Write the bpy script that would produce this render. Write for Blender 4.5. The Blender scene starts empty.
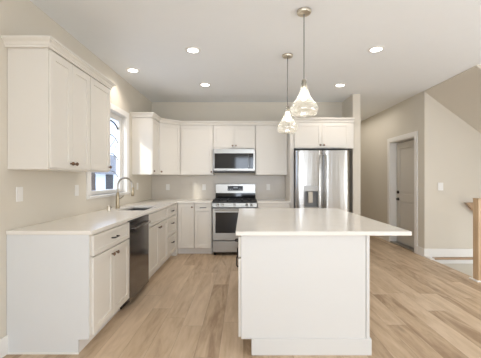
import bpy, bmesh, math, random
from mathutils import Vector
random.seed(7)
SC = bpy.context.scene
COL = SC.collection
PI = math.pi

# ------------------------------------------------------------------ camera, world, light, exposure
cam_d = bpy.data.cameras.new('camera')
cam = bpy.data.objects.new('camera', cam_d); COL.objects.link(cam)
cam.location = (0, 0, 1.30); cam.rotation_euler = (PI/2, 0, 0)
cam_d.sensor_fit = 'HORIZONTAL'; cam_d.sensor_width = 36.0
cam_d.lens = 302*36/481
cam_d.shift_x = -3.0/481; cam_d.shift_y = 0.0
cam_d.clip_start = 0.05; cam_d.clip_end = 300
SC.camera = cam

wd = bpy.data.worlds.new('sky'); SC.world = wd; wd.use_nodes = True
bg = wd.node_tree.nodes['Background']
bg.inputs[0].default_value = (0.62, 0.74, 1.0, 1); bg.inputs[1].default_value = 2.1

def lamp(name, kind, loc, rot, energy, color, parent=None, **kw):
    d = bpy.data.lights.new(name, kind); d.energy = energy; d.color = color
    for k, v in kw.items(): setattr(d, k, v)
    o = bpy.data.objects.new(name, d); COL.objects.link(o)
    o.location = loc; o.rotation_euler = rot
    if parent: o.parent = parent
    return o
def aim(d): return Vector(d).to_track_quat('-Z', 'Y').to_euler()
XL0 = -1.765
SUN_DIR = (0.42, 0.88, -0.40)
lamp('sun', 'SUN', (0, -10, 12), aim(SUN_DIR), 2.0, (1.0, 0.95, 0.86), angle=0.06)
# added area lights standing in for daylight, all out of view
for (x, w) in ((0.3, 1.5), (1.95, 0.9)):
    lamp('window_daylight', 'AREA', (x, -4.30, 1.35), aim((0, 1, 0.22)), 70*w/1.7, (0.84, 0.92, 1.0), shape='RECTANGLE', size=w, size_y=2.1)  # added fill just outside the rear windows
lamp('window_daylight', 'AREA', (4.68, 0.9, 1.45), aim((-1, 0.15, 0.3)), 95, (0.92, 0.96, 1.0), shape='RECTANGLE', size=3.2, size_y=1.9)  # added fill on the dining side; the wall here has no window
lamp('window_daylight', 'AREA', (XL0-0.17, -2.0, 1.4), aim((1, 0.1, 0.25)), 85, (0.86, 0.93, 1.0), shape='RECTANGLE', size=2.2, size_y=2.0)  # added fill at the rear-left opening
lamp('stair_daylight', 'AREA', (4.7, 4.45, 0.2), aim((-1, 0, 0.5)), 8, (1.0, 0.98, 0.94), shape='RECTANGLE', size=0.8, size_y=1.6)  # unseen fill added to lift the stair soffit
lamp('hall_light', 'AREA', (2.45, 6.9, 2.72), (0, 0, 0), 7, (1.0, 0.95, 0.88), shape='RECTANGLE', size=0.6, size_y=2.0)  # unseen fill added to brighten the far hall

SC.view_settings.view_transform = 'Standard'; SC.view_settings.look = 'None'
SC.view_settings.gamma = 1; SC.view_settings.use_curve_mapping = False
SC.view_settings.exposure = 0.45
SC.cycles.max_bounces = 10; SC.cycles.diffuse_bounces = 7; SC.cycles.glossy_bounces = 5
SC.cycles.transparent_max_bounces = 12; SC.cycles.sample_clamp_indirect = 4.0
SC.cycles.caustics_reflective = False; SC.cycles.caustics_refractive = False

# ------------------------------------------------------------------ materials
MATS = {}
def mat(name, col, rough=0.5, metal=0.0, noise=0.0, nscale=8, bump=0.0, bscale=60, emit=None, estr=0, stretch=None, spec=None, coat=0, bdist=0.002):
    m = bpy.data.materials.new(name); m.use_nodes = True; nt = m.node_tree; N = nt.nodes; L = nt.links
    p = N['Principled BSDF']
    p.inputs['Base Color'].default_value = (*col, 1); p.inputs['Roughness'].default_value = rough
    p.inputs['Metallic'].default_value = metal
    if spec is not None: p.inputs['Specular IOR Level'].default_value = spec
    if coat: p.inputs['Coat Weight'].default_value = coat; p.inputs['Coat Roughness'].default_value = 0.1
    tc = N.new('ShaderNodeTexCoord'); mp = N.new('ShaderNodeMapping')
    L.new(tc.outputs['Object'], mp.inputs[0])
    if stretch: mp.inputs['Scale'].default_value = stretch
    nz = N.new('ShaderNodeTexNoise'); nz.inputs['Scale'].default_value = nscale; nz.inputs['Detail'].default_value = 4
    L.new(mp.outputs[0], nz.inputs['Vector'])
    mx = N.new('ShaderNodeMix'); mx.data_type = 'RGBA'
    k = noise
    mx.inputs[6].default_value = (*[c*(1-k) for c in col], 1); mx.inputs[7].default_value = (*[min(1, c*(1+k)) for c in col], 1)
    L.new(nz.outputs[0], mx.inputs[0]); L.new(mx.outputs[2], p.inputs['Base Color'])
    if bump:
        n2 = N.new('ShaderNodeTexNoise'); n2.inputs['Scale'].default_value = bscale
        L.new(mp.outputs[0], n2.inputs['Vector'])
        b = N.new('ShaderNodeBump'); b.inputs['Strength'].default_value = bump; b.inputs['Distance'].default_value = bdist
        L.new(n2.outputs[0], b.inputs['Height']); L.new(b.outputs[0], p.inputs['Normal'])
    if emit: p.inputs['Emission Color'].default_value = (*emit, 1); p.inputs['Emission Strength'].default_value = estr
    MATS[name] = m
    return m
mat('wall_paint', (0.645, 0.60, 0.518), 0.75, noise=0.015, nscale=3, bump=0.08, bscale=180)
mat('ceiling_paint', (0.845, 0.87, 0.89), 0.85, noise=0.01, bump=0.1, bscale=150)
mat('white_trim', (0.80, 0.785, 0.755), 0.4, noise=0.01)
mat('cabinet_paint', (0.735, 0.703, 0.645), 0.38, noise=0.012, nscale=5)
mat('end_panel_paint', (0.68, 0.69, 0.69), 0.42, noise=0.02, nscale=5)
mat('island_paint', (0.655, 0.645, 0.62), 0.42, noise=0.015, nscale=4)
mat('door_paint', (0.56, 0.53, 0.48), 0.5, noise=0.01)
mat('stainless', (0.36, 0.348, 0.325), 0.28, 1.0, noise=0.05, nscale=30, stretch=(1, 1, 40))
mat('fridge_steel', (0.50, 0.485, 0.46), 0.25, 1.0, noise=0.05, nscale=4, stretch=(9, 1, 0.5), bump=1.0, bscale=1.0, bdist=0.005)
mat('dark_steel', (0.20, 0.185, 0.18), 0.13, 0.9, noise=0.06, nscale=20, stretch=(1, 1, 20))
mat('black_glass', (0.010, 0.010, 0.012), 0.06, 0, spec=0.45)
mat('cooktop_black', (0.02, 0.02, 0.022), 0.35)
mat('cast_iron', (0.016, 0.016, 0.017), 0.55, noise=0.2, bump=0.3)
mat('black_metal', (0.02, 0.018, 0.017), 0.35, 0.6)
mat('bronze', (0.20, 0.13, 0.09), 0.3, 1.0)
mat('champagne_metal', (0.66, 0.60, 0.50), 0.4, 1.0)
mat('brushed_nickel', (0.38, 0.34, 0.28), 0.3, 1.0)
mat('faucet_metal', (0.38, 0.31, 0.21), 0.3, 1.0)
mat('sink_steel', (0.15, 0.148, 0.142), 0.4, 0.3)
mat('plastic_white', (0.80, 0.79, 0.76), 0.35)
mat('grey_plastic', (0.20, 0.20, 0.20), 0.4)
mat('display', (0.015, 0.015, 0.018), 0.35)
mat('digits', (0.6, 0.65, 0.7), 0.5)
mat('case_grey', (0.16, 0.155, 0.15), 0.45)
mat('carpet', (0.27, 0.265, 0.26), 0.95, noise=0.15, nscale=60, bump=0.6, bscale=250)
mat('lens_glow', (1, 1, 1), 0.5, emit=(1, 0.97, 0.92), estr=9)
mat('bulb_glow', (1, 1, 1), 0.5, emit=(1, 0.92, 0.80), estr=6)
mat('siding', (0.88, 0.87, 0.84), 0.7, noise=0.03)
mat('snow', (0.80, 0.80, 0.82), 0.9)
mat('dark_window', (0.03, 0.026, 0.026), 0.6)
mat('bark', (0.10, 0.075, 0.06), 0.9, noise=0.3, nscale=12)
mat('asphalt_roof', (0.2, 0.2, 0.22), 0.9, noise=0.2, nscale=20)
mat('rail_wood', (0.40, 0.27, 0.17), 0.4, noise=0.12, nscale=4, stretch=(1, 8, 8))

def wood_mat(name, vertical):
    m = bpy.data.materials.new(name); m.use_nodes = True; N = m.node_tree.nodes; L = m.node_tree.links
    p = N['Principled BSDF']; p.inputs['Roughness'].default_value = 0.45
    tc = N.new('ShaderNodeTexCoord'); mp = N.new('ShaderNodeMapping')
    mp.inputs['Scale'].default_value = (14, 14, 1.0)
    L.new(tc.outputs['Object'], mp.inputs[0])
    nz = N.new('ShaderNodeTexNoise'); nz.inputs['Scale'].default_value = 3; nz.inputs['Detail'].default_value = 6
    L.new(mp.outputs[0], nz.inputs['Vector'])
    r = N.new('ShaderNodeValToRGB')
    r.color_ramp.elements[0].position = 0.3; r.color_ramp.elements[0].color = (0.47, 0.32, 0.19, 1)
    r.color_ramp.elements[1].position = 0.7; r.color_ramp.elements[1].color = (0.60, 0.44, 0.28, 1)
    L.new(nz.outputs[0], r.inputs[0]); L.new(r.outputs[0], p.inputs['Base Color'])
    MATS[name] = m
wood_mat('oak_post', True)

def floor_mat():
    m = bpy.data.materials.new('oak_planks'); m.use_nodes = True; N = m.node_tree.nodes; L = m.node_tree.links
    p = N['Principled BSDF']
    tc = N.new('ShaderNodeTexCoord'); sp = N.new('ShaderNodeSeparateXYZ'); L.new(tc.outputs['Object'], sp.inputs[0])
    def math_(op, a, b=None, c=None):
        n = N.new('ShaderNodeMath'); n.operation = op
        for i, v in enumerate((a, b, c)):
            if v is None: continue
            if isinstance(v, (int, float)): n.inputs[i].default_value = v
            else: L.new(v, n.inputs[i])
        return n.outputs[0]
    W, LEN = 0.182, 1.52
    u = math_('DIVIDE', sp.outputs[0], W); row = math_('FLOOR', u)
    wn = N.new('ShaderNodeTexWhiteNoise'); wn.noise_dimensions = '1D'; L.new(row, wn.inputs['W'])
    v = math_('ADD', math_('DIVIDE', sp.outputs[1], LEN), math_('MULTIPLY', wn.outputs[0], 7.3)); colm = math_('FLOOR', v)
    cv = N.new('ShaderNodeCombineXYZ'); L.new(row, cv.inputs[0]); L.new(colm, cv.inputs[1])
    w2 = N.new('ShaderNodeTexWhiteNoise'); w2.noise_dimensions = '2D'; L.new(cv.outputs[0], w2.inputs['Vector'])
    rnd = w2.outputs[0]
    # grain, shifted per plank
    gx = math_('ADD', math_('MULTIPLY', sp.outputs[0], 7.0), math_('MULTIPLY', rnd, 40.0))
    gy = math_('ADD', math_('MULTIPLY', sp.outputs[1], 1.1), math_('MULTIPLY', rnd, 17.0))
    gv = N.new('ShaderNodeCombineXYZ'); L.new(gx, gv.inputs[0]); L.new(gy, gv.inputs[1])
    n1 = N.new('ShaderNodeTexNoise'); n1.inputs['Scale'].default_value = 1.0; n1.inputs['Detail'].default_value = 7; n1.inputs['Roughness'].default_value = 0.6; n1.inputs['Distortion'].default_value = 1.1
    L.new(gv.outputs[0], n1.inputs['Vector'])
    n3 = N.new('ShaderNodeTexNoise'); n3.inputs['Scale'].default_value = 5.0; n3.inputs['Detail'].default_value = 4
    L.new(gv.outputs[0], n3.inputs['Vector'])
    g = math_('ADD', math_('MULTIPLY', n1.outputs[0], 0.75), math_('MULTIPLY', n3.outputs[0], 0.25))
    g = math_('ADD', g, math_('MULTIPLY', math_('SUBTRACT', rnd, 0.5), 0.24))
    r = N.new('ShaderNodeValToRGB'); e = r.color_ramp.elements
    e[0].position = 0.30; e[0].color = (0.33, 0.222, 0.138, 1)
    e[1].position = 0.68; e[1].color = (0.64, 0.50, 0.36, 1)
    x = e.new(0.46); x.color = (0.505, 0.375, 0.25, 1)
    L.new(g, r.inputs[0])
    # knots
    vv = N.new('ShaderNodeCombineXYZ'); L.new(math_('MULTIPLY', sp.outputs[0], 3.2), vv.inputs[0]); L.new(math_('MULTIPLY', sp.outputs[1], 1.15), vv.inputs[1])
    vo = N.new('ShaderNodeTexVoronoi'); vo.inputs['Scale'].default_value = 1.0; L.new(vv.outputs[0], vo.inputs['Vector'])
    k = N.new('ShaderNodeMapRange'); L.new(vo.outputs['Distance'], k.inputs[0]); k.inputs[1].default_value = 0.02; k.inputs[2].default_value = 0.12; k.inputs[3].default_value = 0.55; k.inputs[4].default_value = 1.0
    # seams
    fu = math_('FRACT', u); fv = math_('FRACT', v)
    su = math_('MINIMUM', fu, math_('SUBTRACT', 1.0, fu)); sv = math_('MINIMUM', fv, math_('SUBTRACT', 1.0, fv))
    a = math_('GREATER_THAN', su, 0.010); b = math_('GREATER_THAN', sv, 0.0016)
    seam = math_('ADD', math_('MULTIPLY', math_('MULTIPLY', a, b), 0.28), 0.72)
    mul = math_('MULTIPLY', seam, k.outputs[0])
    mx = N.new('ShaderNodeVectorMath'); mx.operation = 'SCALE'; L.new(r.outputs[0], mx.inputs[0]); L.new(mul, mx.inputs['Scale'])
    L.new(mx.outputs[0], p.inputs['Base Color'])
    p.inputs['Roughness'].default_value = 0.42
    bm_ = N.new('ShaderNodeBump'); bm_.inputs['Strength'].default_value = 0.15; bm_.inputs['Distance'].default_value = 0.002
    L.new(g, bm_.inputs['Height']); L.new(bm_.outputs[0], p.inputs['Normal'])
    MATS['oak_planks'] = m
floor_mat()

def quartz_mat():
    m = bpy.data.materials.new('quartz'); m.use_nodes = True; N = m.node_tree.nodes; L = m.node_tree.links
    p = N['Principled BSDF']; p.inputs['Roughness'].default_value = 0.16
    tc = N.new('ShaderNodeTexCoord')
    n1 = N.new('ShaderNodeTexNoise'); n1.inputs['Scale'].default_value = 2.2; n1.inputs['Detail'].default_value = 8; n1.inputs['Distortion'].default_value = 1.5
    L.new(tc.outputs['Object'], n1.inputs['Vector'])
    r = N.new('ShaderNodeValToRGB'); e = r.color_ramp.elements
    e[0].position = 0.40; e[0].color = (0.79, 0.755, 0.70, 1); e[1].position = 0.6; e[1].color = (0.81, 0.775, 0.72, 1)
    L.new(n1.outputs[0], r.inputs[0]); L.new(r.outputs[0], p.inputs['Base Color'])
    MATS['quartz'] = m
quartz_mat()

def tile_mat():
    m = bpy.data.materials.new('glossy_tile'); m.use_nodes = True; N = m.node_tree.nodes; L = m.node_tree.links
    p = N['Principled BSDF']; p.inputs['Roughness'].default_value = 0.3
    tc = N.new('ShaderNodeTexCoord'); mp = N.new('ShaderNodeMapping'); L.new(tc.outputs['Object'], mp.inputs[0])
    mp.inputs['Rotation'].default_value = (PI/2, 0, 0)
    b = N.new('ShaderNodeTexBrick'); L.new(mp.outputs[0], b.inputs['Vector'])
    b.inputs['Color1'].default_value = (0.60, 0.555, 0.49, 1); b.inputs['Color2'].default_value = (0.62, 0.575, 0.51, 1); b.inputs['Mortar'].default_value = (0.58, 0.54, 0.48, 1)
    b.inputs['Scale'].default_value = 1.0; b.inputs['Brick Width'].default_value = 0.30; b.inputs['Row Height'].default_value = 0.10; b.inputs['Mortar Size'].default_value = 0.0015
    L.new(b.outputs[0], p.inputs['Base Color'])
    bp = N.new('ShaderNodeBump'); bp.invert = True; bp.inputs['Strength'].default_value = 0.3; bp.inputs['Distance'].default_value = 0.002
    L.new(b.outputs['Fac'], bp.inputs['Height']); L.new(bp.outputs[0], p.inputs['Normal'])
    MATS['glossy_tile'] = m
tile_mat()

def glass_mats():
    m = bpy.data.materials.new('pane_glass'); m.use_nodes = True; N = m.node_tree.nodes; L = m.node_tree.links
    N.remove(N['Principled BSDF']); out = N['Material Output']
    t = N.new('ShaderNodeBsdfTransparent'); t.inputs[0].default_value = (0.96, 0.98, 0.98, 1)
    g = N.new('ShaderNodeBsdfGlossy'); g.inputs['Roughness'].default_value = 0.02
    lw = N.new('ShaderNodeLayerWeight'); pw = N.new('ShaderNodeMath'); pw.operation = 'POWER'; L.new(lw.outputs['Facing'], pw.inputs[0]); pw.inputs[1].default_value = 4.0
    f = N.new('ShaderNodeMapRange'); L.new(pw.outputs[0], f.inputs[0]); f.inputs[3].default_value = 0.02; f.inputs[4].default_value = 0.5
    mx = N.new('ShaderNodeMixShader'); L.new(f.outputs[0], mx.inputs[0]); L.new(t.outputs[0], mx.inputs[1]); L.new(g.outputs[0], mx.inputs[2]); L.new(mx.outputs[0], out.inputs[0])
    MATS['pane_glass'] = m
    m = bpy.data.materials.new('seeded_glass'); m.use_nodes = True; N = m.node_tree.nodes; L = m.node_tree.links
    N.remove(N['Principled BSDF']); out = N['Material Output']
    tc = N.new('ShaderNodeTexCoord'); nz = N.new('ShaderNodeTexNoise'); nz.inputs['Scale'].default_value = 34; nz.inputs['Detail'].default_value = 3
    mp = N.new('ShaderNodeMapping'); mp.inputs['Scale'].default_value = (1, 1, 0.5); L.new(tc.outputs['Object'], mp.inputs[0]); L.new(mp.outputs[0], nz.inputs['Vector'])
    bp = N.new('ShaderNodeBump'); bp.inputs['Strength'].default_value = 0.45; bp.inputs['Distance'].default_value = 0.01; L.new(nz.outputs[0], bp.inputs['Height'])
    t = N.new('ShaderNodeBsdfTransparent'); t.inputs[0].default_value = (0.97, 0.97, 0.95, 1)
    g = N.new('ShaderNodeBsdfGlossy'); g.inputs['Roughness'].default_value = 0.08; L.new(bp.outputs[0], g.inputs['Normal'])
    tr = N.new('ShaderNodeBsdfTranslucent'); tr.inputs[0].default_value = (0.95, 0.93, 0.88, 1); L.new(bp.outputs[0], tr.inputs['Normal'])
    lw = N.new('ShaderNodeLayerWeight'); lw.inputs[0].default_value = 0.45; L.new(bp.outputs[0], lw.inputs['Normal'])
    m1 = N.new('ShaderNodeMixShader'); m1.inputs[0].default_value = 0.40; L.new(g.outputs[0], m1.inputs[1]); L.new(tr.outputs[0], m1.inputs[2])
    mr = N.new('ShaderNodeMapRange'); L.new(lw.outputs['Facing'], mr.inputs[0]); mr.inputs[3].default_value = 0.16; mr.inputs[4].default_value = 0.62
    mx = N.new('ShaderNodeMixShader'); L.new(mr.outputs[0], mx.inputs[0]); L.new(t.outputs[0], mx.inputs[1]); L.new(m1.outputs[0], mx.inputs[2]); L.new(mx.outputs[0], out.inputs[0])
    MATS['seeded_glass'] = m
glass_mats()

# ------------------------------------------------------------------ mesh helpers
class MB:
    def __init__(s): s.bm = bmesh.new()
    def box(s, x0, y0, z0, x1, y1, z1):
        v = [s.bm.verts.new((x, y, z)) for x in (x0, x1) for y in (y0, y1) for z in (z0, z1)]
        for f in ((0,1,3,2), (4,6,7,5), (0,4,5,1), (2,3,7,6), (0,2,6,4), (1,5,7,3)): s.bm.faces.new([v[i] for i in f])
        return s
    def grid(s, us, vs, keep, t0, t1, axes='xyz'):
        """slab over grid cells; keep(i,j) says which cells are solid. axes: (u, v, thickness)."""
        idx = ['xyz'.index(a) for a in axes]; cache = {}
        def V(i, j, t):
            k = (i, j, t)
            if k not in cache:
                c = [0, 0, 0]; c[idx[0]] = us[i]; c[idx[1]] = vs[j]; c[idx[2]] = (t0, t1)[t]; cache[k] = s.bm.verts.new(c)
            return cache[k]
        nu, nv = len(us)-1, len(vs)-1
        K = lambda i, j: 0 <= i < nu and 0 <= j < nv and keep(i, j)
        for i in range(nu):
            for j in range(nv):
                if not K(i, j): continue
                for t in (0, 1): s.bm.faces.new([V(i,j,t), V(i+1,j,t), V(i+1,j+1,t), V(i,j+1,t)])
                if not K(i-1, j): s.bm.faces.new([V(i,j,0), V(i,j+1,0), V(i,j+1,1), V(i,j,1)])
                if not K(i+1, j): s.bm.faces.new([V(i+1,j,0), V(i+1,j+1,0), V(i+1,j+1,1), V(i+1,j,1)])
                if not K(i, j-1): s.bm.faces.new([V(i,j,0), V(i+1,j,0), V(i+1,j,1), V(i,j,1)])
                if not K(i, j+1): s.bm.faces.new([V(i,j+1,0), V(i+1,j+1,0), V(i+1,j+1,1), V(i,j+1,1)])
        bmesh.ops.recalc_face_normals(s.bm, faces=s.bm.faces)
        return s
    def prism(s, poly, t0, t1, axes='xzy'):
        idx = ['xyz'.index(a) for a in axes]
        def P(p, t):
            c = [0, 0, 0]; c[idx[0]] = p[0]; c[idx[1]] = p[1]; c[idx[2]] = t; return s.bm.verts.new(c)
        a = [P(p, t0) for p in poly]; b = [P(p, t1) for p in poly]; n = len(poly)
        s.bm.faces.new(a); s.bm.faces.new(b[::-1])
        for i in range(n): s.bm.faces.new([a[i], b[i], b[(i+1) % n], a[(i+1) % n]])
        bmesh.ops.recalc_face_normals(s.bm, faces=s.bm.faces)
        return s
    def lathe(s, prof, c=(0, 0, 0), axis='z', n=24, cap=True):
        rings = []
        for r, h in prof:
            ring = []
            for k in range(n):
                a = 2*PI*k/n; u, v = r*math.cos(a), r*math.sin(a)
                p = {'z': (u, v, h), 'y': (u, h, v), 'x': (h, u, v)}[axis]
                ring.append(s.bm.verts.new((c[0]+p[0], c[1]+p[1], c[2]+p[2])))
            rings.append(ring)
        for a, b in zip(rings, rings[1:]):
            for k in range(n): s.bm.faces.new([a[k], a[(k+1) % n], b[(k+1) % n], b[k]])
        if cap: s.bm.faces.new(rings[0]); s.bm.faces.new(rings[-1])
        bmesh.ops.recalc_face_normals(s.bm, faces=s.bm.faces)
        return s
    def tube(s, pts, r, n=10):
        pts = [Vector(p) for p in pts]; rs = r if isinstance(r, (list, tuple)) else [r]*len(pts)
        rings = []; up = Vector((0.01, 0.02, 1)).normalized(); prev = None
        for i, p in enumerate(pts):
            t = ((pts[min(i+1, len(pts)-1)] - pts[max(i-1, 0)])).normalized()
            if prev is None: a = t.cross(up if abs(t.dot(up)) < 0.9 else Vector((0, 1, 0))).normalized()
            else: a = (prev - t*prev.dot(t)).normalized()
            prev = a; b = t.cross(a)
            rings.append([s.bm.verts.new(p + rs[i]*(a*math.cos(2*PI*k/n) + b*math.sin(2*PI*k/n))) for k in range(n)])
        for a, b in zip(rings, rings[1:]):
            for k in range(n): s.bm.faces.new([a[k], a[(k+1) % n], b[(k+1) % n], b[k]])
        s.bm.faces.new(rings[0]); s.bm.faces.new(rings[-1])
        bmesh.ops.recalc_face_normals(s.bm, faces=s.bm.faces)
        return s
    def sweep(s, path, prof):
        """profile (out, z) along an XY polyline, mitred; out is to the right of travel."""
        P = [Vector((p[0], p[1])) for p in path]; n = len(P); rings = []
        for i in range(n):
            ds = []
            if i > 0: ds.append((P[i]-P[i-1]).normalized())
            if i < n-1: ds.append((P[i+1]-P[i]).normalized())
            ns = [Vector((d.y, -d.x)) for d in ds]; m = sum(ns, Vector((0, 0))).normalized(); k = 1/max(0.2, m.dot(ns[0]))
            rings.append([s.bm.verts.new((P[i].x+m.x*o*k, P[i].y+m.y*o*k, z)) for o, z in prof])
        q = len(prof)
        for a, b in zip(rings, rings[1:]):
            for k in range(q): s.bm.faces.new([a[k], a[(k+1) % q], b[(k+1) % q], b[k]])
        s.bm.faces.new(rings[0]); s.bm.faces.new(rings[-1])
        bmesh.ops.recalc_face_normals(s.bm, faces=s.bm.faces)
        return s
    def build(s, name, m, parent=None, loc=None, rz=0, bevel=0, smooth=False, **tags):
        me = bpy.data.meshes.new(name); s.bm.to_mesh(me); s.bm.free()
        me.materials.append(MATS[m]); o = bpy.data.objects.new(name, me); COL.objects.link(o)
        if loc: o.location = loc
        o.rotation_euler.z = rz
        if parent: o.parent = parent
        if smooth:
            for f in me.polygons: f.use_smooth = True
            md = None
            try: me.set_sharp_from_angle(angle=math.radians(40))
            except Exception: pass
        if bevel:
            md = o.modifiers.new('bevel', 'BEVEL'); md.width = bevel; md.segments = 2; md.limit_method = 'ANGLE'
        for k, v in tags.items(): o[k] = v
        return o
def thing(name, label, cat, loc=(0, 0, 0), rz=0, group=None):
    o = bpy.data.objects.new(name, None); COL.objects.link(o); o.empty_display_size = 0.1
    o.location = loc; o.rotation_euler.z = rz; o['label'] = label; o['category'] = cat
    if group: o['group'] = group
    return o
def box(*a): return MB().box(*a)
ST = dict(kind='structure')
def copy_tree(o, parent=None):
    c = o.copy(); COL.objects.link(c)
    if parent: c.parent = parent
    for ch in [x for x in SC.objects if x.parent == o]: copy_tree(ch, c)
    return c

# ------------------------------------------------------------------ the room
XL, YB, XR, ZC = -1.765, 5.80, 3.02, 2.775
YC, YF, YH, YR, XF = 5.04, 3.906, 8.2, -4.0, 4.8      # stair wall, soffit front, hall end, rear, far right
MB().grid([XL-0.15, XR, XF+0.1], [YR-0.15, YF, YC, YH+0.1], lambda i, j: (i == 0) or (j == 0), -0.03, 0.0).build('floor', 'oak_planks', **ST)
MB().grid([XL-0.15, XR, XF+0.1], [YR-0.15, YF, YC, YH+0.1], lambda i, j: (i == 0) or (j == 0), ZC, ZC+0.1).build('ceiling', 'ceiling_paint', **ST)
WY0, WY1, WZ0, WZ1 = 3.47, 4.535, 1.10, 2.225
MB().grid([YR, -3.1, -0.9, WY0, WY1, YB], [0, 0.4, WZ0, WZ1, 2.4, ZC], lambda i, j: not ((i == 3 and j == 2) or (i == 1 and j in (1, 2, 3))), XL-0.15, XL, 'yzx').build('wall_left', 'wall_paint', **ST)
box(XL-0.15, YB, 0, 1.897, YB+0.12, ZC).build('wall_back', 'wall_paint', **ST)
box(1.897, 5.24, 0, 2.03, YH, ZC).build('wall_stub', 'wall_paint', **ST)
box(2.03, YH, 0, XR+0.2, YH+0.1, ZC).build('wall_hall_end', 'wall_paint', **ST)
DY0, DY1, DZ = 5.316, 6.22, 2.05
MB().grid([YC, DY0, DY1, YH], [0, DZ, ZC], lambda i, j: not (i == 1 and j == 0), XR, XR+0.20, 'yzx').build('wall_right', 'wall_paint', **ST)
box(XR+0.2, YC, -1.6, XF+0.1, YC+0.12, ZC).build('wall_stair', 'wall_paint', **ST)
box(XR, YC-0.004, 0, XR+0.2, YC, ZC).build('wall_stair_end', 'wall_paint', **ST)
# sloping underside of the upper stairs and its closing face
zs = lambda x: ZC - 0.02 - (x-XR)*0.736
MB().prism([(XR, ZC), (XF, ZC), (XF, zs(XF)), (XR, zs(XR))], YF, YC, 'xzy').build('ceiling_stair_soffit', 'wall_paint', **ST)
box(XF, YR, -1.6, XF+0.1, YC, ZC).build('wall_far_right', 'wall_paint', **ST)
# rear wall with three tall windows
rx = [XL-0.15, -0.45, 1.05, 1.5, 2.4, XF+0.1]
MB().grid(rx, [0, 0.3, 2.4, ZC], lambda i, j: not (i in (1, 3) and j == 1), YR-0.15, YR, 'xzy').build('wall_rear', 'wall_paint', **ST)
for n, (a, b) in enumerate(((rx[1], rx[2]), (rx[3], rx[4]))):
    w = MB()
    m = (a+b)/2
    w.grid([a, a+0.06, m-0.03, m+0.03, b-0.06, b], [0.3, 0.36, 1.33, 1.37, 2.34, 2.4], lambda i, j: not (i in (1, 3) and j in (1, 3)), YR-0.11, YR-0.06, 'xzy')
    w.build('window_%d' % (n+2), 'white_trim', **ST)

MB().grid([-3.1, -3.04, -2.03, -1.97, -0.96, -0.9], [0.4, 0.46, 2.34, 2.4], lambda i, j: not (i in (1, 3) and j == 1), XL-0.11, XL-0.06, 'yzx').build('window_4', 'white_trim', **ST)  # unseen rear-left window, added to make up for lost rear light
# stairwell: lower landing wall faces and carpeted steps
wl = thing('staircase', 'grey carpeted steps going down behind the oak newel post', 'stairs', (XR+0.04, YF+0.004, -1.6))
for k in range(5):
    box(0.27*k, 0.0, 0, 0.27*(k+1), YC-YF-0.03, 1.6-0.19*(k+1)).build('step', 'carpet', wl, bevel=0.01)
box(XR, YF, -1.6, XR+0.03, YC, -0.032).build('wall_stairwell_side', 'white_trim', **ST)
box(XR+0.03, YF-0.1, -1.6, XF, YF, -0.032).build('wall_stairwell_front', 'wall_paint', **ST)
box(XR+0.07, YC-0.055, -0.036, XF-0.02, YC-0.001, -0.004).build('stair_nosing', 'rail_wood', bevel=0.008, label='long brown wood nosing strip along the foot of the stairwell wall', category='nosing')
box(XR+0.1, YC-0.03, -0.105, XF-0.02, YC-0.001, -0.037).build('trim_4', 'white_trim', bevel=0.004, **ST)
box(XR+0.0, YF+0.04, -0.03, XR+0.012, YC-0.02, 0.002).build('trim_5', 'oak_post', **ST)
box(XR-0.015, YC-0.20, 0.0, XR+0.045, YC-0.021, 0.022).build('trim_6', 'white_trim', **ST)

# baseboards
def bb(name, x0, y0, x1, y1): box(x0, y0, 0, x1, y1, 0.14).build(name, 'white_trim', bevel=0.004, **ST)
bb('baseboard_left', XL, YR, XL+0.015, 2.258)
bb('baseboard_right', XR-0.015, YC-0.02, XR, DY0-0.09)
bb('baseboard_right_far', XR-0.015, DY1+0.09, XR, YH)
bb('baseboard_stair', XR, YC-0.018, XF, YC-0.004)
bb('baseboard_stub', 2.03, 5.24, 2.045, YH)
bb('baseboard_stub_end', 1.897, 5.225, 2.045, 5.24)
bb('baseboard_hall_end', 2.045, YH-0.015, XR-0.015, YH)
bb('baseboard_rear', XL+0.015, YR, XF, YR+0.015)

# kitchen window
w1 = bpy.data.objects.new('window_1', None); COL.objects.link(w1); w1['kind'] = 'structure'
c = MB().grid([WY0-0.085, WY0, WY1, WY1+0.085], [WZ0-0.03, WZ0, WZ1, WZ1+0.08], lambda i, j: not (i == 1 and j == 1), XL, XL+0.018, 'yzx')
c.build('window_casing', 'white_trim', w1, bevel=0.003, **ST)
MB().grid([WY0-0.001, WY0+0.006, WY1-0.006, WY1+0.001], [WZ0-0.001, WZ0+0.006, WZ1-0.006, WZ1+0.001], lambda i, j: not (i == 1 and j == 1), XL-0.145, XL-0.001, 'yzx').build('window_jamb', 'white_trim', w1, **ST)
box(XL-0.06, WY0-0.07, WZ0-0.012, XL+0.035, WY1+0.07, WZ0+0.006).build('window_sill', 'white_trim', w1, bevel=0.004, **ST)
MB().grid([WY0+0.006, WY0+0.075, WY1-0.085, WY1-0.006], [WZ0+0.006, WZ0+0.055, WZ1-0.075, WZ1-0.006], lambda i, j: not (i == 1 and j == 1), XL-0.10, XL-0.06, 'yzx').build('window_sash', 'white_trim', w1, bevel=0.004, **ST)
box(XL-0.083, WY0+0.07, WZ0+0.05, XL-0.079, WY1-0.08, WZ1-0.07).build('window_pane', 'pane_glass', w1, **ST)
y0, y1 = WY0+0.075, WY1-0.085
for z in (2.10, 1.90, 1.645, 1.395):
    pts = []
    for k in range(17):
        t = k/16; e = abs(2*t-1); pts.append((XL-0.088, y0+(y1-y0)*t, z+0.02-0.085*e**5))
    MB().tube(pts, 0.006 if z < 2.05 else 0.012, 6).build('window_muntin', 'black_metal', w1, smooth=True, **ST)

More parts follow.
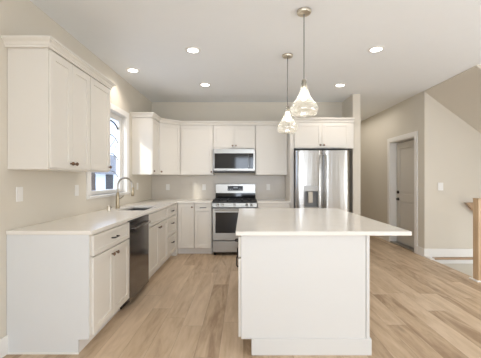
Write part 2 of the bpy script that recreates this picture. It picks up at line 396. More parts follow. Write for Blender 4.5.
# interior door with casing
MB().grid([DY0-0.09, DY0, DY1, DY1+0.09], [0, DZ, DZ+0.085], lambda i, j: not (i == 1 and j == 0), XR-0.018, XR, 'yzx').build('trim_1', 'white_trim', bevel=0.004, **ST)
MB().grid([DY0, DY0+0.012, DY1-0.012, DY1], [0, DZ-0.012, DZ], lambda i, j: not (i == 1 and j == 0), XR, XR+0.198, 'yzx').build('trim_2', 'white_trim', **ST)
box(XR-0.005, DY0+0.012, 0.0, XR+0.16, DY1-0.012, 0.022).build('trim_3', 'stainless', **ST)
d1 = bpy.data.objects.new('door_1', None); COL.objects.link(d1); d1.location = (XR+0.12, DY0+0.014, 0.025); d1['kind'] = 'structure'
DW_, DH_ = DY1-DY0-0.04, 2.0
s_ = MB().box(0.012, 0, 0, 0.045, DW_, DH_)
ys = [0, 0.125, DW_-0.125, DW_]; zz = [0, 0.22, 0.83, 0.98, DH_-0.125, DH_]
s_.grid(ys, zz, lambda i, j: not (i == 1 and j in (1, 3)), 0.0, 0.012, 'yzx')
s_.build('door_slab', 'door_paint', d1, bevel=0.004, **ST)
for (za, zb) in ((0.22, 0.83), (0.98, DH_-0.125)):
    box(0.005, 0.125+0.04, za+0.04, 0.012, DW_-0.125-0.04, zb-0.04).build('door_panel', 'door_paint', d1, bevel=0.006, **ST)
MB().lathe([(0.03, 0), (0.03, -0.012), (0.014, -0.016), (0.014, -0.035)], (0, DW_-0.07, 0.87), 'x', 18).box(-0.045, DW_-0.175, 0.86, -0.033, DW_-0.06, 0.88).build('door_handle', 'black_metal', d1, smooth=True, **ST)
MB().lathe([(0.032, 0), (0.032, -0.016), (0.02, -0.025)], (0, DW_-0.07, 1.01), 'x', 18).build('door_deadbolt', 'black_metal', d1, smooth=True, **ST)
box(0.046, -0.012, 0, 0.06, DW_+0.024, 2.035).build('door_stop', 'black_metal', d1, **ST)  # plain black sheet behind the slab, visible through the gap

# ------------------------------------------------------------------ outside: snowy ground, neighbour's house, trees, porch floor, added sun-blocking slabs
box(-40, -30, -3.2, XL-0.3, 60, -3.0).build('ground', 'snow', **ST)
hs = thing('neighbouring_house', 'pale clapboard house with dark windows seen through the kitchen window', 'house', (-12, 15, -3.0))
h = MB().box(-8, 0, 0, 0, 27, 4.75); 
h.build('wall', 'siding', hs)
for k in range(14): box(0, 0, 0.3+0.32*k, 0.03, 27, 0.315+0.32*k).build('clapboard_line', 'siding', hs)
MB().prism([(-8.6, 4.75), (0.6, 4.75), (-4, 7.2)], -0.5, 27.5, 'xzy').build('roof', 'asphalt_roof', hs)
for y, wy in ((6.5, 0.8), (8.6, 0.8), (11.3, 1.4), (16.0, 1.4), (20.0, 1.4)): box(-0.02, y, 3.4, 0.05, y+wy, 4.7).build('window', 'dark_window', hs)
for i, (x, y, hgt, lab) in enumerate(((-8.0, 19.4, 7.5, 'bare dark tree trunk outside the kitchen window, the farther one'), (-6.0, 12.05, 8.0, 'bare dark tree trunk outside the kitchen window, the nearer one'))):
    t = thing('bare_tree', lab, 'tree', (x, y, -3.0))
    MB().tube([(0, 0, -0.05), (0.05, 0.03, hgt*0.3), (-0.03, 0, hgt*0.6), (0.05, 0.1, hgt)], [0.16, 0.12, 0.08, 0.02], 8).build('trunk', 'bark', t, smooth=True)
    for k in range(5):
        a = k*2.4; z = hgt*(0.62+0.07*k); MB().tube([(0, 0.02, z), (0.6*math.cos(a), 0.6*math.sin(a), z+0.5), (1.0*math.cos(a), 1.0*math.sin(a), z+1.1)], [0.03, 0.02, 0.006], 5).build('branch', 'bark', t)
box(XL-0.5, YR-5.0, 2.9, XF+0.5, YR-0.16, 3.05).build('porch_roof', 'white_trim', **ST)  # unseen slab added to keep sun from the rear windows off the kitchen
box(XL-7, YR-5.0, 2.9, XL-0.51, -0.5, 3.05).build('porch_roof_side', 'white_trim', **ST)  # unseen slab added to block sun through the rear-left window
box(XL-3, YR-6.0, -0.25, XF+3, YR-0.16, -0.1).build('porch_floor', 'snow', **ST)

# ------------------------------------------------------------------ cabinet parts (local frame: x along the run, front towards -y, z up)
def shaker(parent, x0, x1, z0, z1, yf, m='cabinet_paint', rail=0.055, name='door'):
    """yf = carcass front; the door is 19 mm in front of it"""
    g = 0.0018; x0 += g; x1 -= g; z0 += g; z1 -= g
    mb = MB().grid([x0, x0+rail, x1-rail, x1], [z0, z0+rail, z1-rail, z1], lambda i, j: not (i == 1 and j == 1), yf-0.020, yf-0.001, 'xzy')
    mb.box(x0+rail-0.001, yf-0.011, z0+rail-0.001, x1-rail+0.001, yf-0.002, z1-rail+0.001)
    return mb.build(name, m, parent, bevel=0.0015)
def slab(parent, x0, x1, z0, z1, yf, m='cabinet_paint', name='drawer'):
    g = 0.0018; rail = 0.032
    if z1-z0 > 0.2: return shaker(parent, x0, x1, z0, z1, yf, m, 0.05, name)
    return shaker(parent, x0, x1, z0, z1, yf, m, rail, name)
def knob(parent, x, z, yf, m='bronze'):
    return MB().lathe([(0.006, 0), (0.006, -0.014), (0.015, -0.018), (0.016, -0.024), (0.011, -0.030)], (x, yf-0.020, z), 'y', 16).build('knob', m, parent, smooth=True)
def pull(parent, x, z, yf, L=0.10, m='black_metal', vertical=False):
    y = yf-0.020+(0.013 if vertical else 0)
    if not vertical: pts = [(x-L/2, y, z), (x-L/2, y-0.022, z), (x-L/2+0.008, y-0.029, z), (x+L/2-0.008, y-0.029, z), (x+L/2, y-0.022, z), (x+L/2, y, z)]
    else: pts = [(x, y, z-L/2), (x, y-0.022, z-L/2), (x, y-0.029, z-L/2+0.008), (x, y-0.029, z+L/2-0.008), (x, y-0.022, z+L/2), (x, y, z+L/2)]
    return MB().tube(pts, 0.0055, 8).build('pull', m, parent, smooth=True)
def wall_cab(label, loc, rz, W, z0, z1, depth, doors, knobs, group=None):
    """doors: list of (x0, x1); knobs: list of (door index, x) near the bottom"""
    t = thing('wall_cabinet', label, 'cabinet', loc, rz, group)
    t.location.z = z0; H = z1-z0
    box(0.001, -depth, 0, W-0.001, -0.002, H).build('body', 'cabinet_paint', t, bevel=0.0015)
    ds = [shaker(t, a, b, 0.012, H-0.022, -depth) for a, b in doors]
    for (i, x) in knobs: knob(ds[i], x, 0.055, -depth)
    return t
TOE, ZT = 0.105, 0.885
def base_cab(label, loc, rz, W, fronts, depth=0.61, toe=True, m='cabinet_paint', top=ZT):
    """fronts: list of ('door'|'drawer', x0, x1, z0, z1, handle) with handle ('k', x, z) / ('p', x, z) / None"""
    t = thing('base_cabinet', label, 'cabinet', loc, rz)
    b_ = box(0.001, -depth, TOE, W-0.001, -0.004, top)
    if top < ZT: b_ = MB().prism([(-depth, TOE), (-0.004, TOE), (-0.004, top), (-depth+0.03, top), (-depth+0.03, ZT), (-depth, ZT)], 0.001, W-0.001, 'yzx')
    b_.build('body', m, t, bevel=0.0015)
    if toe: box(0.001, -depth+0.075, 0, W-0.001, -0.004, TOE).build('toe_kick', 'white_trim', t)
    for (k, a, b, z0, z1, hd) in fronts:
        f = shaker(t, a, b, z0, z1, -depth) if k == 'door' else slab(t, a, b, z0, z1, -depth)
        if hd: (knob if hd[0] == 'k' else pull)(f, hd[1], hd[2], -depth)
    return t

UZ0, UZ1 = 1.372, 2.285
# left wall uppers (origin on the wall, x -> +Y)
R = PI/2
wall_cab('two-door cream wall cabinet nearest the camera, left of the window', (XL, 2.254, 0), R, 0.588, UZ0, UZ1, 0.305, [(0.004, 0.290), (0.290, 0.585)], [(0, 0.262), (1, 0.322)])
wall_cab('single-door cream wall cabinet right beside the window, over the counter', (XL, 2.843, 0), R, 0.43, UZ0, UZ1, 0.305, [(0.003, 0.425)], [(0, 0.385)])
# far side of window
wall_cab('cream wall cabinet with sunlit side just past the window', (XL, 4.77, 0), R, 0.42, UZ0, UZ1, 0.305, [(0.006, 0.415)], [(0, 0.045)])
# diagonal corner cabinet
ax, ay, bx, by = XL+0.305, 5.192, -1.148, YB-0.328
tc_ = thing('corner_wall_cabinet', 'cream wall cabinet with an angled door across the room corner', 'cabinet', (XL, YB, UZ0))
MB().prism([(0.002, -0.002), (0.002, ay-YB), (ax-XL, ay-YB), (bx-XL, by-YB), (bx-XL, -0.002)], 0, UZ1-UZ0, 'xyz').build('body', 'cabinet_paint', tc_, bevel=0.0015)
ang = math.atan2(by-ay, bx-ax); Ld = math.hypot(by-ay, bx-ax)
dd = shaker(tc_, 0.008, Ld-0.008, 0.012, UZ1-UZ0-0.022, 0)
dd.location = (ax-XL, ay-YB, 0); dd.rotation_euler.z = ang
knob(dd, 0.035, 0.055, 0)
# back wall uppers (origin on the wall, x -> +X)
wall_cab('wide single-door cream wall cabinet left of the microwave', (-1.146, YB, 0), 0, 0.598, UZ0, UZ1, 0.328, [(0.012, 0.595)], [(0, 0.567)])
t = wall_cab('short two-door cream wall cabinet directly above the microwave', (-0.547, YB, 0), 0, 0.760, 1.845, UZ1, 0.328, [(0.004, 0.380), (0.380, 0.756)], [(0, 0.350), (1, 0.410)])
wall_cab('wide cream wall cabinet between the microwave and the refrigerator', (0.214, YB, 0), 0, 0.584, UZ0, UZ1, 0.328, [(0.004, 0.580)], [])
wall_cab('short two-door cream cabinet above the refrigerator', (0.866, YB, 0), 0, 1.028, 1.825, UZ1, 0.61, [(0.010, 0.478), (0.478, 0.960)], [(0, 0.447), (1, 0.509)])
box(0.80, YB-0.61, 0, 0.864, YB-0.003, 2.274).build('refrigerator_side_panel', 'cabinet_paint', bevel=0.002, label='tall narrow cream panel standing at the left of the refrigerator', category='panel')

# crown mouldings
CP = [(0.0, 2.275), (0.022, 2.275), (0.022, 2.290), (0.028, 2.296), (0.032, 2.312), (0.046, 2.322), (0.048, 2.328), (0.056, 2.328), (0.056, 2.344), (-0.02, 2.344), (-0.02, 2.2865), (0.0, 2.2865)]
cxl = XL+0.305+0.0
MB().sweep([(XL+0.001, 2.252), (cxl+0.001, 2.252), (cxl+0.001, 3.274), (XL+0.001, 3.274)], CP).build('crown_molding', 'cabinet_paint', label='cream crown molding on top of the wall cabinets left of the window', category='molding')
MB().sweep([(XL+0.001, 4.768), (cxl+0.001, 4.768), (cxl+0.001, 5.19), (bx, by-0.002), (0.80, by-0.002), (0.80, YB-0.612), (1.893, YB-0.612)], CP).build('crown_molding', 'cabinet_paint', label='long cream crown molding running over the back cabinets to the refrigerator', category='molding')

# left base run
X0 = XL+0.0
bd = 0.612
t = base_cab('cream base cabinet with white end panel, first before the dishwasher', (XL, 2.262, 0), R, 0.742, [
    ('drawer', 0.02, 0.738, 0.715, 0.872, ('p', 0.385, 0.795)),
    ('door', 0.02, 0.379, 0.118, 0.706, ('k', 0.340, 0.655)), ('door', 0.379, 0.738, 0.118, 0.706, ('k', 0.418, 0.655))], bd)
MB().prism([(-0.002, 0), (-bd+0.075, 0), (-bd+0.075, TOE), (-bd-0.001, TOE), (-bd-0.001, ZT), (-0.002, ZT)], -0.016, 0.0, 'yzx').build('end_panel', 'end_panel_paint', t, bevel=0.001)
box(-0.024, -bd+0.070, 0, -0.016, -0.002, 0.012).build('shoe_molding', 'white_trim', t)
dw = thing('dishwasher', 'dark stainless dishwasher built in under the left counter', 'dishwasher', (XL, 3.007, 0), R)
box(0.004, -0.57, 0.10, 0.604, -0.02, 0.88).build('body', 'case_grey', dw)
box(0.003, -0.632, 0.070, 0.605, -0.571, 0.876).build('door', 'dark_steel', dw, bevel=0.004)
MB().tube([(0.05, -0.632, 0.80), (0.05, -0.665, 0.80), (0.07, -0.672, 0.80), (0.54, -0.672, 0.80), (0.56, -0.665, 0.80), (0.56, -0.632, 0.80)], 0.010, 10).build('handle', 'dark_steel', dw, smooth=True)
box(0.004, -0.55, 0.0, 0.604, -0.10, 0.099).build('toe_panel', 'black_metal', dw)
base_cab('cream sink base cabinet with false drawer front, past the dishwasher', (XL, 3.615, 0), R, 0.888, [
    ('drawer', 0.004, 0.884, 0.715, 0.872, None),
    ('door', 0.004, 0.444, 0.118, 0.706, ('k', 0.408, 0.655)), ('door', 0.444, 0.884, 0.118, 0.706, ('k', 0.480, 0.655))], bd, top=0.64)
base_cab('cream three-drawer base cabinet at the far end of the left run', (XL, 4.504, 0), R, 0.60, [
    ('drawer', 0.004, 0.58, 0.715, 0.872, ('p', 0.29, 0.795)),
    ('drawer', 0.004, 0.58, 0.42, 0.706, ('p', 0.29, 0.60)), ('drawer', 0.004, 0.58, 0.118, 0.411, ('p', 0.29, 0.30))], bd)
# corner + back run
base_cab('cream corner base cabinet with one plain tall door', (XL+0.63, YB, 0), 0, 0.292, [
    ('door', 0.02, 0.288, 0.118, 0.872, ('k', 0.255, 0.82))], bd)
box(XL+0.002, 5.106, 0.0, XL+0.628, YB-0.004, ZT).build('corner_filler', 'cabinet_paint', label='plain cream filler where the two base runs meet in the corner', category='filler')
base_cab('narrow cream base cabinet with one drawer, left of the range', (-0.842, YB, 0), 0, 0.300, [
    ('drawer', 0.004, 0.296, 0.745, 0.872, ('p', 0.15, 0.81)), ('door', 0.004, 0.296, 0.118, 0.736, None)], bd)
base_cab('cream base cabinet between the range and the refrigerator', (0.240, YB, 0), 0, 0.557, [
    ('drawer', 0.004, 0.553, 0.715, 0.872, ('p', 0.28, 0.795)), ('door', 0.004, 0.279, 0.118, 0.706, ('k', 0.24, 0.655)), ('door', 0.279, 0.553, 0.118, 0.706, ('k', 0.318, 0.655))], bd)
# countertops
SX0, SX1, SY0, SY1 = -1.56, -1.22, 3.70, 4.28
MB().grid([XL+0.001, SX0, SX1, -1.128, -0.540], [2.240, SY0, SY1, 5.158, YB-0.001],
          lambda i, j: (i < 3 and not (i == 1 and j == 1)) or j == 3, ZT+0.001, 0.915).build('countertop', 'quartz', bevel=0.003, label='L-shaped white quartz countertop along the left and back walls', category='countertop')
MB().box(0.236, 5.158, ZT+0.001, 0.799, YB-0.001, 0.915).build('countertop', 'quartz', bevel=0.003, label='short white quartz countertop right of the range', category='countertop')
# backsplash
MB().box(XL+0.002, YB-0.010, 0.916, 0.798, YB-0.0005, UZ0-0.002).build('backsplash', 'glossy_tile', label='glossy beige tile backsplash on the back wall', category='backsplash')

# sink
sk = thing('undermount_sink', 'stainless undermount sink set in the counter below the window', 'sink', ((SX0+SX1)/2, (SY0+SY1)/2, 0.67))
hx, hy = (SX1-SX0)/2+0.008, (SY1-SY0)/2+0.008; H = 0.212
MB().grid([-hx, -hx+0.006, hx-0.006, hx], [-hy, -hy+0.006, hy-0.006, hy], lambda i, j: not (i == 1 and j == 1), 0.004, H, 'xyz').box(-hx, -hy, 0, hx, hy, 0.005).build('basin', 'sink_steel', sk)
MB().lathe([(0.045, 0.005), (0.045, 0.008), (0.02, 0.007)], n=20).build('drain', 'stainless', sk)
# faucet
fc = thing('faucet', 'tall gooseneck pull-down faucet in brushed gold nickel behind the sink', 'faucet', (-1.655, 3.97, 0.915))
MB().lathe([(0.030, 0.0), (0.030, 0.006), (0.024, 0.012), (0.023, 0.15), (0.019, 0.20), (0.013, 0.215)], n=20).build('body', 'faucet_metal', fc, smooth=True)
arc = [(0, 0, 0.19), (0, 0, 0.295)] + [(0.098-0.098*math.cos(a), 0, 0.295+0.105*math.sin(a)) for a in [PI*k/12 for k in range(1, 12)]] + [(0.196, 0, 0.295), (0.198, 0, 0.27)]
MB().tube(arc, 0.0125, 12).build('neck', 'brushed_nickel', fc, smooth=True)
MB().lathe([(0.014, 0.275), (0.018, 0.26), (0.020, 0.19), (0.019, 0.165), (0.016, 0.16)], (0.198, 0, 0), n=18).build('spray_head', 'faucet_metal', fc, smooth=True)
MB().tube([(0.018, -0.004, 0.13), (0.05, -0.01, 0.135), (0.085, -0.015, 0.165)], [0.010, 0.007, 0.006], 10).build('lever', 'faucet_metal', fc, smooth=True)
sd = thing('soap_dispenser', 'small brass-toned air gap cap left of the faucet', 'dispenser', (-1.622, 3.64, 0.915))
MB().lathe([(0.024, 0), (0.024, 0.004), (0.021, 0.007), (0.021, 0.056), (0.018, 0.063)], n=20).build('cap', 'champagne_metal', sd, smooth=True)

# ------------------------------------------------------------------ range (local: x centred, y=0 at the wall, front -y)
rg = thing('gas_range', 'stainless gas range with black oven window against the back wall', 'range', (-0.150, YB-0.012, 0))
hw = 0.378
box(-hw, -0.64, 0.05, hw, -0.02, 0.895).build('body', 'case_grey', rg)
box(-hw, -0.655, 0.895, hw, -0.02, 0.915).build('cooktop', 'cooktop_black', rg, bevel=0.003)
bgd = box(-hw, -0.075, 0.915, hw, 0.0, 1.205).build('backguard', 'stainless', rg, bevel=0.006)
box(-hw+0.004, -0.082, 0.925, hw-0.004, -0.0755, 1.035).build('vent_panel', 'black_glass', bgd)
dsp = box(-0.15, -0.079, 1.080, 0.14, -0.0755, 1.170).build('control_display', 'display', bgd)
for k in range(4): box(-0.035+0.02*k, -0.0805, 1.125, -0.023+0.02*k, -0.0790, 1.150).build('display_digit', 'digits', dsp)
for k in range(6):
    x = -0.135+0.03*k if k < 3 else 0.06+0.025*(k-3)
    box(x, -0.0805, 1.105, x+0.015, -0.0790, 1.112).build('display_button', 'digits', dsp)
cp = MB().prism([(-0.655, 0.815), (-0.700, 0.825), (-0.690, 0.893), (-0.655, 0.9)], -hw, hw, 'yzx').build('control_panel', 'stainless', rg, bevel=0.002)
for x in (-0.285, -0.205, 0.0, 0.205, 0.285):
    MB().lathe([(0.024, 0), (0.024, -0.008), (0.019, -0.012), (0.018, -0.032), (0.015, -0.036)], (x, -0.692, 0.860), 'y', 18).build('knob', 'stainless', cp, smooth=True)
od = box(-hw+0.003, -0.675, 0.262, hw-0.003, -0.641, 0.800).build('oven_door', 'stainless', rg, bevel=0.004)
box(-0.325, -0.679, 0.385, 0.325, -0.6752, 0.735).build('oven_window', 'black_glass', od, bevel=0.002)
MB().tube([(-0.33, -0.675, 0.775), (-0.33, -0.72, 0.775), (-0.31, -0.728, 0.775), (0.31, -0.728, 0.775), (0.33, -0.72, 0.775), (0.33, -0.675, 0.775)], 0.011, 12).build('oven_handle', 'stainless', od, smooth=True)
dr = box(-hw+0.003, -0.672, 0.060, hw-0.003, -0.641, 0.246).build('warming_drawer', 'stainless', rg, bevel=0.004)
for x in (-0.34, 0.34):
    for y in (-0.60, -0.08): MB().lathe([(0.018, 0.0), (0.018, 0.05)], (x, y, 0), n=12).build('foot', 'black_metal', rg)
for cx in (-0.25, 0.0, 0.25):
    g = MB()
    w = 0.118
    for dx in (-w, w): g.box(cx+dx-0.006, -0.62, 0.928, cx+dx+0.006, -0.12, 0.944)
    for y in (-0.62, -0.495, -0.37, -0.245, -0.132): g.box(cx-w, y, 0.930, cx+w, y+0.012, 0.944)
    g.box(cx-0.006, -0.62, 0.930, cx+0.006, -0.12, 0.944)
    for dx in (-w, w):
        for y in (-0.615, -0.135): g.box(cx+dx-0.007, y-0.003, 0.9155, cx+dx+0.007, y+0.012, 0.93)
    g.build('burner_grate', 'cast_iron', rg, bevel=0.002)
for (x, y, r) in ((-0.25, -0.49, 0.045), (-0.25, -0.25, 0.038), (0, -0.37, 0.05), (0.25, -0.49, 0.045), (0.25, -0.25, 0.035)):
    MB().lathe([(r, 0.9152), (r, 0.920), (r*0.75, 0.923), (r*0.75, 0.9275), (r*0.4, 0.9285)], (x, y, 0), n=20).build('burner', 'cast_iron', rg, smooth=True)

# microwave
mw = thing('microwave', 'stainless over-the-range microwave with dark glass door', 'microwave', (-0.167, YB-0.012, 1.425))
w = 0.372
box(-w, -0.355, 0.0, w, 0, 0.416).build('body', 'case_grey', mw, bevel=0.003)
md = box(-w, -0.388, 0.022, w, -0.3555, 0.416).build('door', 'stainless', mw, bevel=0.004)
box(-0.352, -0.392, 0.062, 0.25, -0.3882, 0.335).build('glass', 'black_glass', md, bevel=0.002)
box(0.252, -0.392, 0.062, 0.345, -0.3882, 0.335).build('control_panel', 'black_glass', md, bevel=0.002)
box(-w+0.01, -0.375, -0.012, w-0.01, -0.02, 0.0).build('vent_grille', 'black_metal', mw)

# refrigerator
fr = thing('refrigerator', 'stainless french-door refrigerator with water dispenser', 'refrigerator', (1.322, YB-0.03, 0))
w = 0.448
box(-w, -0.66, 0.02, w, 0, 1.775).build('body', 'case_grey', fr, bevel=0.003)
box(-w, -0.70, 1.776, w, -0.03, 1.798).build('hinge_cover', 'black_metal', fr)  # black strip put in as the dark gap above the doors
def bulged_door(x0, x1, z0, z1, hole=None):
    mb = MB(); n = 30
    xs = [x0+(x1-x0)*k/n for k in range(n+1)]
    mid = 0; 
    def yf(x):
        e = min(x-x0, x1-x)/(x1-x0)
        edge = 0.030*max(0, 1-min(x-x0, x1-x)/0.06)**2
        return -0.752 - 0.014*math.sqrt(max(0, 1-((x-(x0+x1)/2)/((x1-x0)*0.55))**2)) + edge
    zs_ = [z0, z1] if not hole else [z0, hole[2], hole[3], z1]
    if hole: xs = sorted(set([x for x in xs if abs(x-hole[0]) > 0.008 and abs(x-hole[1]) > 0.008] + [hole[0], hole[1]]))
    fv = [[mb.bm.verts.new((x, yf(x), z)) for z in zs_] for x in xs]
    bv = [[mb.bm.verts.new((x, -0.665, z)) for z in zs_] for x in xs]
    for i in range(len(xs)-1):
        for j in range(len(zs_)-1):
            inh = hole and j == 1 and xs[i] >= hole[0]-1e-6 and xs[i+1] <= hole[1]+1e-6
            mb.bm.faces.new([bv[i][j], bv[i+1][j], bv[i+1][j+1], bv[i][j+1]])
            if not inh: mb.bm.faces.new([fv[i][j], fv[i][j+1], fv[i+1][j+1], fv[i+1][j]])
        mb.bm.faces.new([fv[i][0], fv[i+1][0], bv[i+1][0], bv[i][0]]); mb.bm.faces.new([fv[i][-1], bv[i][-1], bv[i+1][-1], fv[i+1][-1]])
    for i in (0, -1):
        for j in range(len(zs_)-1): mb.bm.faces.new([fv[i][j], bv[i][j], bv[i][j+1], fv[i][j+1]])
    bmesh.ops.recalc_face_normals(mb.bm, faces=mb.bm.faces)
    return mb
ld = bulged_door(-w, -0.003, 0.72, 1.775, (-0.325, -0.075, 0.82, 1.19)).build('door', 'fridge_steel', fr, smooth=True)
rd = bulged_door(0.003, w, 0.72, 1.775).build('door', 'fridge_steel', fr, smooth=True)
fz = bulged_door(-w, w, 0.06, 0.71).build('freezer_drawer', 'fridge_steel', fr, smooth=True)
for (d, x) in ((ld, -0.038), (rd, 0.038)):
    pts = [(x, -0.750, 1.70), (x, -0.80, 1.69)] + [(x, -0.80-0.016*math.sin(PI*k/8), 1.69-0.87*k/8) for k in range(1, 8)] + [(x, -0.80, 0.82), (x, -0.750, 0.81)]
    MB().tube(pts, 0.0125, 12).build('handle', 'stainless', d, smooth=True)
MB().tube([(-0.36, -0.745, 0.62), (-0.36, -0.80, 0.62), (0.36, -0.80, 0.62), (0.36, -0.745, 0.62)], 0.012, 10).build('handle', 'stainless', fz, smooth=True)
dp = MB().grid([-0.325, -0.313, -0.087, -0.075], [0.82, 0.835, 1.095, 1.19], lambda i, j: not (i == 1 and j == 1), -0.772, -0.70, 'xzy').build('dispenser_frame', 'stainless', ld, bevel=0.002)
box(-0.323, -0.695, 0.822, -0.077, -0.67, 1.12).build('dispenser_recess', 'grey_plastic', ld)
box(-0.245, -0.735, 0.90, -0.165, -0.70, 1.09).build('dispenser_paddle', 'brushed_nickel', ld, bevel=0.006)
MB().lathe([(0.021, 0), (0.021, -0.004), (0.017, -0.005)], (0.385, -0.755, 1.675), 'y', 20).build('badge', 'grey_plastic', rd)
for x in (-0.38, 0.38): MB().lathe([(0.02, 0), (0.02, 0.05)], (x, -0.6, 0), n=10).build('foot', 'black_metal', fr)

# ------------------------------------------------------------------ island
IX0, IX1, IY0, IY1 = -0.016, 0.928, 2.232, 3.86
isl = thing('kitchen_island', 'white kitchen island in the middle of the oak floor', 'island', (0, 2.232, 0))
L_ = IY1-IY0
box(IX0, 0.02, TOE, IX1, L_, ZT).build('body', 'island_paint', isl, bevel=0.0015)
box(IX0+0.078, 0.03, 0, IX1, L_, TOE+0.001).build('toe_kick', 'island_paint', isl)
MB().box(IX0-0.002, 0.002, 0.122, 0.905, 0.0195, ZT).build('end_panel', 'island_paint', isl, bevel=0.002)
box(0.908, -0.002, 0.122, 0.932, 0.0195, ZT).build('corner_trim', 'island_paint', isl, bevel=0.002)
box(IX0+0.075, -0.008, 0, 0.945, 0.0195, 0.122).build('plinth', 'island_paint', isl, bevel=0.003)
box(0.9285, 0.0195, 0, 0.945, L_, 0.122).build('plinth', 'island_paint', isl, bevel=0.003)
# left side: fronts, in a rotated frame (x -> -Y, front -> -X)
def isl_front(fn, a, b, z0, z1, hd):
    f = fn(isl, -b, -a, z0, z1, 0.0, 'cabinet_paint'); f.location = (IX0-0.002, 0, 0); f.rotation_euler.z = -PI/2
    if hd: pull(f, hd[0], hd[1], 0.0, hd[2], 'black_metal', hd[3])
isl_front(slab, 0.024, 0.50, 0.715, 0.872, (-0.262, 0.795, 0.08, False)); isl_front(shaker, 0.024, 0.50, 0.118, 0.706, (-0.21, 0.635, 0.085, True))
isl_front(slab, 0.50, 1.06, 0.715, 0.872, (-0.78, 0.795, 0.08, False)); isl_front(shaker, 0.50, 1.06, 0.118, 0.706, (-0.54, 0.62, 0.10, True))
isl_front(slab, 1.06, 1.62, 0.715, 0.872, (-1.34, 0.795, 0.08, False)); isl_front(shaker, 1.06, 1.62, 0.118, 0.706, (-1.10, 0.62, 0.10, True))
box(-0.058, 2.205, ZT+0.001, 1.230, 3.965, 0.916).build('island_countertop', 'quartz', bevel=0.003, label='large white quartz countertop of the island, overhanging at the right', category='countertop')

# ------------------------------------------------------------------ stair post and rail
np_ = thing('newel_post', 'square light oak newel post at the head of the stairs', 'post', (3.016, 3.865, 0))
box(-0.046, -0.046, 0.0, 0.046, 0.046, 1.040).build('shaft', 'oak_post', np_, bevel=0.004)
box(-0.049, -0.049, 1.0405, 0.049, 0.049, 1.054).build('cap', 'oak_post', np_, bevel=0.004)
MB().grid([-0.074, -0.0465, 0.0465, 0.074], [-0.066, -0.0465, 0.0465, 0.078], lambda i, j: not (i == 1 and j == 1), 0, 0.018).build('base_trim', 'white_trim', np_, bevel=0.003)
hr = thing('handrail', 'brown wooden handrail end on the stairwell wall behind the newel post', 'handrail', (3.60, YC-0.09, 0))
MB().prism([(0.03, 0.915), (0.20, 0.915), (1.05, 0.29), (1.05, 0.19), (0.13, 0.80)], -0.03, 0.03, 'xzy').build('rail', 'rail_wood', hr, bevel=0.006)
for (x, z) in ((0.35, 0.70), (0.95, 0.27)): MB().tube([(x, 0.0, z), (x, 0.05, z-0.03), (x, 0.087, z-0.03)], 0.008, 8).build('bracket', 'black_metal', hr, smooth=True)

# ------------------------------------------------------------------ outlets and switch
def plate(name, label, cat, loc, rz, sw=0.070, sh=0.115, kind='outlet', group=None):
    t = thing(name, label, cat, loc, rz, group)
    p = box(-sw/2, -0.006, -sh/2, sw/2, 0, sh/2).build('plate', 'plastic_white', t, bevel=0.002)
    if kind == 'outlet':
        for dz in (-0.021, 0.021): MB().box(-0.015, -0.0075, dz-0.013, 0.015, -0.0062, dz+0.013).build('receptacle', 'white_trim', t, bevel=0.001)
    else: box(-0.016, -0.011, -0.033, 0.016, -0.0062, 0.033).build('rocker', 'white_trim', t, bevel=0.002)
    return t
plate('outlet', 'white double outlet on the left wall nearest the camera', 'outlet', (XL+0.0005, 2.375, 1.18), R)
plate('outlet', 'white outlet on the left wall under the near cabinets by the window', 'outlet', (XL+0.0005, 3.19, 1.18), R)
plate('outlet', 'white outlet on the left wall just past the faucet and window', 'outlet', (XL+0.0005, 5.02, 1.18), R)
plate('outlet', 'white outlet on the backsplash closest to the room corner', 'outlet', (-1.45, YB-0.0105, 1.145), 0)
plate('outlet', 'white outlet on the backsplash just left of the range', 'outlet', (-0.755, YB-0.0105, 1.145), 0)
plate('outlet', 'white outlet on the backsplash right of the range', 'outlet', (0.475, YB-0.0105, 1.145), 0)
plate('light_switch', 'white light switch on the pale stairwell wall', 'switch', (3.285, YC-0.0045, 1.175), 0, 0.085, 0.13, 'switch')

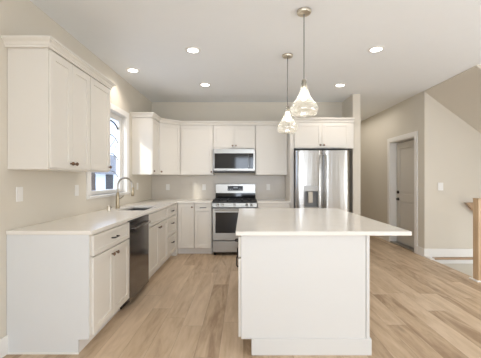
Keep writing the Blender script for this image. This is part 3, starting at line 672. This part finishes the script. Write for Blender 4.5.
# ------------------------------------------------------------------ recessed lights
def can(x, y, label):
    t = thing('recessed_light', label, 'light', (x, y, ZC))
    MB().lathe([(0.062, -0.010), (0.066, -0.008), (0.088, -0.004), (0.090, -0.0005), (0.062, -0.0005)], n=28, cap=False).build('trim_ring', 'white_trim', t, smooth=True)
    MB().lathe([(0.0, -0.006), (0.0615, -0.006)], n=28, cap=False).build('lens', 'lens_glow', t)
    lamp('lamp_light', 'SPOT', (0, 0, -0.03), (0, 0, 0), 13, (1.0, 0.90, 0.80), t, spot_size=2.5, spot_blend=0.6, shadow_soft_size=0.06)
for x, y, l in ((-1.495, 4.087, 'round recessed ceiling light above the window side counter, leftmost'), (-0.577, 3.45, 'round recessed ceiling light left of the pendants, the larger nearer one'),
                (-0.60, 4.713, 'round recessed ceiling light farther back in front of the range'), (1.515, 4.739, 'round recessed ceiling light farther back in front of the refrigerator'),
                (1.504, 3.427, 'round recessed ceiling light nearer, right of the pendants'), ): can(x, y, l)

# ------------------------------------------------------------------ pendants
def pendant(x, y, label):
    t = thing('pendant_light', label, 'pendant', (x, y, ZC))
    MB().lathe([(0.0, -0.0005), (0.062, -0.0005), (0.064, -0.010), (0.058, -0.024), (0.014, -0.030), (0.0, -0.032)], n=28, cap=False).build('canopy', 'champagne_metal', t, smooth=True)
    MB().tube([(0, 0, -0.03), (0, 0, -0.62)], 0.0045, 8).build('cord', 'case_grey', t, smooth=True)
    MB().lathe([(0.004, -0.60), (0.016, -0.605), (0.019, -0.615), (0.019, -0.665), (0.015, -0.672)], n=18).build('socket', 'brushed_nickel', t, smooth=True)
    b = MB().lathe([(0.003, -0.672), (0.012, -0.68), (0.014, -0.70), (0.026, -0.735), (0.028, -0.755), (0.022, -0.776), (0.003, -0.785)], n=18).build('bulb', 'bulb_glow', t, smooth=True)
    pr = [(0.020, -0.610), (0.024, -0.640), (0.030, -0.680), (0.042, -0.722), (0.058, -0.757), (0.082, -0.790), (0.106, -0.820), (0.119, -0.848), (0.121, -0.872), (0.114, -0.896), (0.096, -0.916), (0.070, -0.928)]
    MB().lathe(pr + [(r-0.003, z) for r, z in pr[::-1]], n=48, cap=False).build('glass_shade', 'seeded_glass', t, smooth=True)
    lamp('bulb_light', 'POINT', (0, 0, -0.80), (0, 0, 0), 1.2, (1.0, 0.92, 0.80), t, shadow_soft_size=0.03)
pendant(0.531, 2.650, 'glass pendant light hanging nearer the camera, larger in view')
pendant(0.524, 3.595, 'glass pendant light hanging farther back, over the island end')
